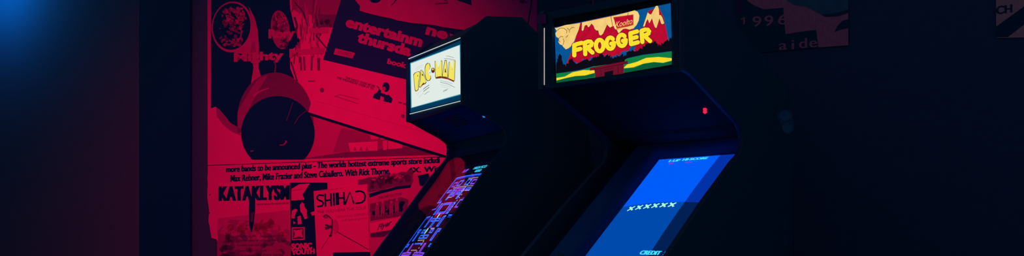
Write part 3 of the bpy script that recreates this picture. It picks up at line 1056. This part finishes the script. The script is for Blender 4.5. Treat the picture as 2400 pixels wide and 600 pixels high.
c.strip('neck_panel', T, W - T, [(0.428, 1.338), (0.448, 1.31), (0.56, 1.272)], -0.010, 'bezel_black')
# small red lamp on the speaker board
pl_n = Vector((0, -0.348, -0.937))
O = c.M @ c.L(0.1, 0.225, 1.401)
q = c.Mi @ hit((1652.5, 258), O, (c.M.to_3x3() @ pl_n))
m = MB()
for k in (-1, 1):
    m.lathe(q + Vector((-k * 0.0045, k * 0.0085, -k * 0.0031)), pl_n, [(-0.002, 0.0075), (0.004, 0.0075), (0.008, 0.004)], 'led_red', 12)
m.build('lamp_or_glint', sp)

# marquee
frame_bars(c, 'marquee_frame', T, W - T, 1.457, 1.738, 0.052, W - 0.06, 1.474, 1.715, 0.004, 0.020, 'navy_plastic')
m = MB()
m.box(*(c.L(W - 0.0240, 0, 0).x, c.L(W - 0.0258, 0, 0).x, c.L(0, 0.0015, 0).y, c.L(0, 0.004, 0).y, 1.472, 1.684), 'lit_warm_gap')
m.build('light_gap', c.o)
mq = MB()
A, B = c.L(W - T - 0.03, 0.022, 1.462), c.L(T + 0.02, 0.035, 1.732)
mq.box(A.x, B.x, A.y, B.y, A.z, B.z, 'bezel_black')
pr = c.print_on(mq, 0.022)
g = lambda x, y: (1250 + x / 2.727, y / 2.727)
G = lambda pts: [g(*p) for p in pts]
pr.ink(G([(136, 176), (878, 20), (889, 412), (148, 540)]), 'fr_sky', 1)
# mountains
ms = jag([(205, 428), (240, 410), (300, 395), (380, 380), (480, 350), (545, 345), (600, 330), (620, 300)], 16, 11, 2)
pr.ink(G([(205, 428), (245, 330), (272, 240), (296, 146), (505, 100), (600, 90), (640, 200), (625, 300)] + ms[::-1]), 'fr_red', 2)
ms = jag([(640, 330), (680, 322), (740, 300), (800, 300), (868, 290)], 16, 10, 6)
pr.ink(G([(640, 330), (672, 250), (704, 160), (735, 70), (800, 40), (832, 110), (850, 190), (868, 288)] + ms[::-1]), 'fr_red', 2.4)
# pale cloud and snow
cloud = [(137, 178), (150, 178), (205, 160), (300, 147), (290, 190), (272, 232), (262, 262), (240, 296), (226, 308), (208, 316), (192, 300),
         (184, 288), (170, 284), (160, 268), (164, 246), (146, 234), (141, 214), (150, 198)]
pr.ink(G(cloud), 'fr_cream', 3)
for pts in ([(150, 198), (170, 180), (195, 180), (215, 196), (212, 212)], [(164, 246), (160, 256), (172, 270)], [(164, 244), (176, 232), (192, 236)],
            [(215, 178), (232, 196), (228, 208)], [(232, 190), (246, 176), (262, 176)], [(190, 288), (196, 262), (190, 246)], [(208, 240), (222, 224)]):
    pr.stroke(G(pts), 1.1, 'fr_line', 4)
snow = [(310, 144), (505, 103), (606, 78), (648, 66), (668, 76), (678, 100), (674, 130), (660, 160), (640, 182), (612, 190), (590, 184), (575, 186),
        (560, 200), (548, 216), (540, 208), (532, 190), (520, 186), (512, 166), (500, 172), (490, 178), (478, 166), (472, 158), (462, 182),
        (446, 216), (432, 228), (420, 222), (414, 196), (402, 196), (390, 184), (384, 166), (372, 152), (360, 170), (350, 176), (342, 160),
        (330, 164), (322, 192), (314, 200), (307, 192)]
pr.ink(G(snow), 'fr_cream', 3)
pr.stroke(G(snow[9:] + snow[:1]), 0.9, 'fr_line', 3.5)
cap = [(700, 168), (716, 120), (730, 78), (742, 88), (752, 92), (768, 62), (782, 38), (796, 36), (804, 60), (806, 96), (816, 96), (826, 112), (838, 148),
       (828, 156), (816, 152), (806, 118), (798, 150), (788, 180), (776, 176), (766, 150), (758, 118), (748, 140), (740, 150), (730, 122), (722, 140), (714, 166), (706, 172)]
pr.ink(G(cap), 'fr_cream', 3)
pr.stroke(G(cap + cap[:1]), 0.9, 'fr_line', 3.5)
pr.stroke(G([(606, 80), (604, 96), (596, 120)]), 1.1, 'fr_line', 5)
pr.stroke(G([(496, 104), (500, 130), (506, 166)]), 1.1, 'fr_line', 5)
# red name board
pr.ink(G([(510, 110), (640, 92), (640, 160), (534, 190), (526, 150)]), 'art_red', 4)
pr.ink(G([(514, 114), (636, 97), (636, 148), (528, 172)]), 'fr_red', 5)
pr.stroke(G([(524, 186), (640, 166)]), 1.0, 'fr_cream', 5)
pr.text('Koolto', g(524, 176), g(632, 150), (1.0, -13), 'fr_cream', 6, fat=0.0, shear=0.25)
# meadow
pr.ink(G([(146, 470), (200, 464), (300, 450), (390, 424), (500, 400), (600, 374), (700, 352), (800, 340), (888, 328), (889, 412), (148, 540)]), 'fr_green', 3)
pr.ink(G([(148, 498), (200, 490), (250, 462), (320, 448), (396, 450), (392, 466), (330, 482), (270, 486), (210, 498), (148, 514)]), 'fr_yellow', 4)
pr.ink(G([(578, 432), (600, 412), (660, 396), (720, 370), (800, 364), (888, 372), (888, 386), (830, 401), (770, 396), (705, 406), (640, 430), (580, 436)]), 'fr_yellow', 4)
pr.ink(G([(148, 516), (215, 500), (265, 486), (330, 484), (392, 468), (392, 490), (300, 506), (200, 528), (148, 538)]), 'fr_dark_green', 4)
pr.ink(G([(580, 442), (650, 434), (705, 410), (770, 400), (830, 405), (888, 390), (889, 412), (580, 466)]), 'fr_dark_green', 4)
# black trees
pr.ink(G([(146, 414)] + jag([(148, 400), (160, 362), (170, 342), (182, 366), (190, 408)], 7, 7, 11) + [(194, 414)]), 'fr_black', 5)
pr.ink(G([(206, 428)] + jag([(215, 400), (245, 382), (270, 404), (310, 380), (345, 385), (385, 372), (400, 360)], 13, 8, 13) + [(404, 418), (300, 446), (206, 462)]), 'fr_black', 5)
pr.ink(G([(146, 470), (146, 410), (206, 412), (206, 462)]), 'fr_black', 4.5)
pr.ink(G([(392, 424)] + jag([(398, 364), (440, 348), (500, 362), (560, 346), (582, 352)], 14, 7, 17) + [(584, 392), (480, 412)]), 'fr_black', 5.2)
pr.ink(G([(576, 388)] + jag([(578, 356), (620, 328), (668, 322), (700, 292), (745, 284), (772, 254), (800, 292), (845, 272), (884, 238)], 12, 8, 19) + [(887, 326), (800, 338), (700, 350), (600, 372)]), 'fr_black', 5)
# hut
pr.ink(G([(362, 434), (604, 388), (604, 404), (362, 450)]), 'fr_maroon', 6)
pr.ink(G([(390, 446), (578, 408), (578, 470), (396, 496)]), 'fr_maroon', 6)
pr.stroke(G([(362, 450), (604, 404)]), 1.2, 'fr_maroon_dark', 7)
pr.stroke(G([(384, 432), (398, 446)]), 1.2, 'fr_maroon_dark', 7)
pr.stroke(G([(430, 446), (434, 484)]), 1.2, 'fr_maroon_dark', 7)
pr.stroke(G([(540, 424), (542, 472)]), 1.2, 'fr_maroon_dark', 7)
pr.ink(G([(454, 462), (510, 450), (510, 480), (456, 488)]), 'fr_black', 7)
for k in range(5):
    pr.stroke(G([(458 + k * 12, 450 - k * 2.2), (464 + k * 12, 440 - k * 2.2)]), 1.2, 'fr_maroon_dark', 7)
# big rounded name
arc = lambda cx, cy, rx, ry, a, b, n=18: [(cx + rx * math.cos(math.radians(a + (b - a) * k / n)), cy - ry * math.sin(math.radians(a + (b - a) * k / n))) for k in range(n + 1)]
name = [
    [(262, 354), (261, 320), (262, 288)], [(262, 288), (285, 280), (309, 274)], [(262, 321), (282, 317), (300, 312)],                         # F
    [(332, 346), (330, 310), (329, 273)], [(329, 273), (350, 265), (366, 266), (374, 276), (370, 290), (352, 300), (331, 306)], [(348, 302), (362, 322), (378, 336)],   # R
    arc(424, 291, 24, 36, 0, 360, 28),                                                                                                       # O
    arc(492, 276, 24, 36, 48, 345), [(515, 286), (516, 274), (498, 279)],                                                                   # G
    arc(566, 258, 25, 36, 48, 345), [(590, 268), (591, 256), (572, 261)],                                                                   # G
    [(625, 282), (622, 245), (620, 213)], [(620, 213), (645, 206), (663, 201)], [(623, 247), (645, 241), (660, 237)], [(625, 282), (648, 276), (668, 270)],   # E
    [(697, 268), (694, 232), (692, 197)], [(692, 197), (714, 189), (732, 190), (740, 200), (736, 214), (718, 224), (695, 230)], [(712, 226), (728, 246), (746, 262)]]  # R
for wd, mat, lv in ((34, 'fr_outline', 8), (27, 'fr_letter', 9)):
    for k, pts in enumerate(name):
        q = G(pts)
        pr.stroke(q, wd / 2.727, mat, lv + 0.03 * k)
        for m_, p in enumerate(q):
            pr.ink(ell(p[0], p[1], wd / 5.454, wd / 5.454, 14), mat, lv + 0.03 * k + 0.001 * m_)
tag(mq.build('marquee', c.o, merge=False), 'backlit sign of red mountains under fat yellow lettering')
# small marks on the sign's frame
m = MB()
pr = c.print_on(m, -0.0052)
pr.ink([(1257, 34), (1279, 33), (1280, 55), (1258, 57)], 'scrap_paper', 0)
pr.ink([(1275, 33), (1279, 33), (1279, 44), (1276, 44)], 'paper_old', 1)
tag(m.build('sticker', c.o, merge=False), 'small maroon sticker on the left corner of the sign frame')
m = MB()
pr = c.print_on(m, 0.0035)
for dy in (0, 3, 6):
    pr.stroke([(1597, 143 + dy), (1605, 141 + dy)], 1.4, 'scrap_paper', 0)
m.build('latch', c.o, merge=False)

# screen
c.set_slope((0.414, 1.225), (-0.10, 0.842))
REC = 0.06
fa0, fa1 = T + 0.004, c.slope_as((1460, 485), -REC)[0]
ft = c.slope_as((1600, 370), -REC)[1]
fs1 = c.sl + 0.05
ab = c.slope_as((1610, 475), -REC)[0]
sb = c.slope_as((1460, 485), -REC)[1]
t = Tube(c, fa0, fa1, ft, fs1, REC, 0.014)
al = linspace(fa0, ab, 4) + linspace(ab, fa1, 10)[1:]
sl = linspace(ft, sb, 8) + linspace(sb, fs1, 8)[1:]
t.grid(al, sl, lambda i, j: (('crt_sky_margin' if i < 4 else 'crt_sky') if j < 8 else ('crt_road_margin' if i < 4 else 'crt_road')))


def crt_text(s, p0, p1, h, mat):
    a0, s0 = c.slope_as(p0, -REC)
    a1, s1 = c.slope_as(p1, -REC)
    t.text(s, a0, 0.5 * (s0 + s1), a0 - a1, h, mat)


crt_text('1-UP', (1567, 381), (1592, 379), 0.018, 'crt_cyan')
crt_text('HI-SCORE', (1599, 378), (1657, 374), 0.018, 'crt_cyan')
crt_text('00', (1567, 386), (1577, 385), 0.012, 'crt_violet')
crt_text('00000', (1606, 384), (1622, 382), 0.008, 'crt_violet')
crt_text('CREDIT  5', (1498, 603), (1562, 598), 0.022, 'crt_cyan')
for k in range(6):
    a, s_ = c.slope_as((1484 + k * 19.4, 488.5 - k * 1.1), -REC)
    s_ += 0.012
    t.line([(a - 0.009, s_ - 0.010), (a + 0.009, s_ + 0.010)], 0.0075, 'crt_mint', 0.0010)
    t.line([(a + 0.009, s_ - 0.010), (a - 0.009, s_ + 0.010)], 0.0075, 'crt_mint', 0.0012)
    t.ink([(a + 0.007 * math.cos(q * 0.785), s_ + 0.008 * math.sin(q * 0.785)) for q in range(8)], 'crt_mint', 0.0014)
tag(t.mb.build('screen', c.o, merge=False), 'curved display glowing plain blue with a row of green marks')
m = MB()
# moulded shell: rises steeply beside the tube, then rolls over to the side board
steps = [(0.0, -REC + 0.001), (0.008, -0.046), (0.015, -0.030), (0.028, -0.018), (0.060, -0.012), (0.10, -0.010)]
oL, oR, oT, oB = W - T - 0.0005, T + 0.0005, ft - 0.10, fs1 + 0.10
for (d0, u0), (d1, u1) in zip(steps, steps[1:]):
    def corners(d, u):
        return [c.S(min(oL, fa1 + d), ft - d, u), c.S(min(oL, fa1 + d), fs1 + d, u), c.S(max(oR, fa0 - d), fs1 + d, u), c.S(max(oR, fa0 - d), ft - d, u)]
    A, B = corners(d0, u0), corners(d1, u1)
    for k in range(4):
        j = (k + 1) % 4
        m.face([A[k], A[j], B[j], B[k]], 'bezel_shell')
o = m.build('screen_bezel', c.o)
for p in o.data.polygons:
    p.use_smooth = True
controls(c, [(-0.172, 0.782), (-0.365, 0.738), (-0.372, 0.665)], W / 2, (0.12, W - 0.12))
c.strip('front_panel', T, W - T, [(-0.355, 0.66), (-0.19, 0.595), (-0.16, 0.54), (-0.16, 0.0)], -0.015, 'navy_paint')

# worn sticker on the right side board
m = MB()
pl = (c.P + c.r * 0.0008, c.r)
pr = Print(m, pl, 0.0003, c.Mi)
pr.ink([(1822, 264), (1830, 260), (1840, 257), (1852, 259), (1858, 268), (1858, 282), (1862, 292), (1860, 306), (1850, 314), (1840, 313), (1833, 304), (1830, 290), (1823, 278)], 'sticker_ink', 0)
pr.ink(ell(1841, 272, 14, 11, 20), 'sticker_paper', 1)
pr.ink(ell(1846, 299, 12, 12, 20), 'sticker_paper', 1)
pr.stroke([(1832, 289), (1845, 282), (1858, 276)], 3, 'sticker_ink', 2)
pr.ink(ell(1852, 290, 3, 3, 10), 'sticker_ink', 2)
pr.ink(ell(1836, 268, 3, 3, 10), 'sticker_ink', 2)
tag(m.build('sticker', right_side, merge=False), 'worn pale blue sticker')


# ------------------------------------------------------------------ light
def spot(name, loc, target, color, power, angle, blend, radius):
    d = bpy.data.lights.new(name, 'SPOT')
    d.color = color
    d.energy = power
    d.spot_size = math.radians(angle)
    d.spot_blend = blend
    d.shadow_soft_size = radius
    o = bpy.data.objects.new(name, d)
    col.objects.link(o)
    o.location = loc
    o.rotation_euler = (Vector(target) - Vector(loc)).to_track_quat('-Z', 'Y').to_euler()
    return o


spot('red_stage_light', (-1.55, 3.0, 2.35), (-1.22, 5.80, 0.98), (1.0, 0.0, 0.16), 232, 76, 1.0, 0.05)
bp = hit((20, -45), W0 + WN * 0.02, WN)
spot('blue_wall_light', bp + WN * 0.42, bp, (0.0, 0.58, 1.0), 28, 172, 1.0, 0.04)

w = bpy.data.worlds.new('world')
scene.world = w
w.use_nodes = True
bg = w.node_tree.nodes['Background']
bg.inputs['Color'].default_value = (0.030, 0.105, 0.125, 1)
bg.inputs['Strength'].default_value = 1.0

scene.view_settings.view_transform = 'Standard'
scene.view_settings.look = 'None'
scene.view_settings.exposure = 0
scene.view_settings.gamma = 1
scene.view_settings.use_curve_mapping = False
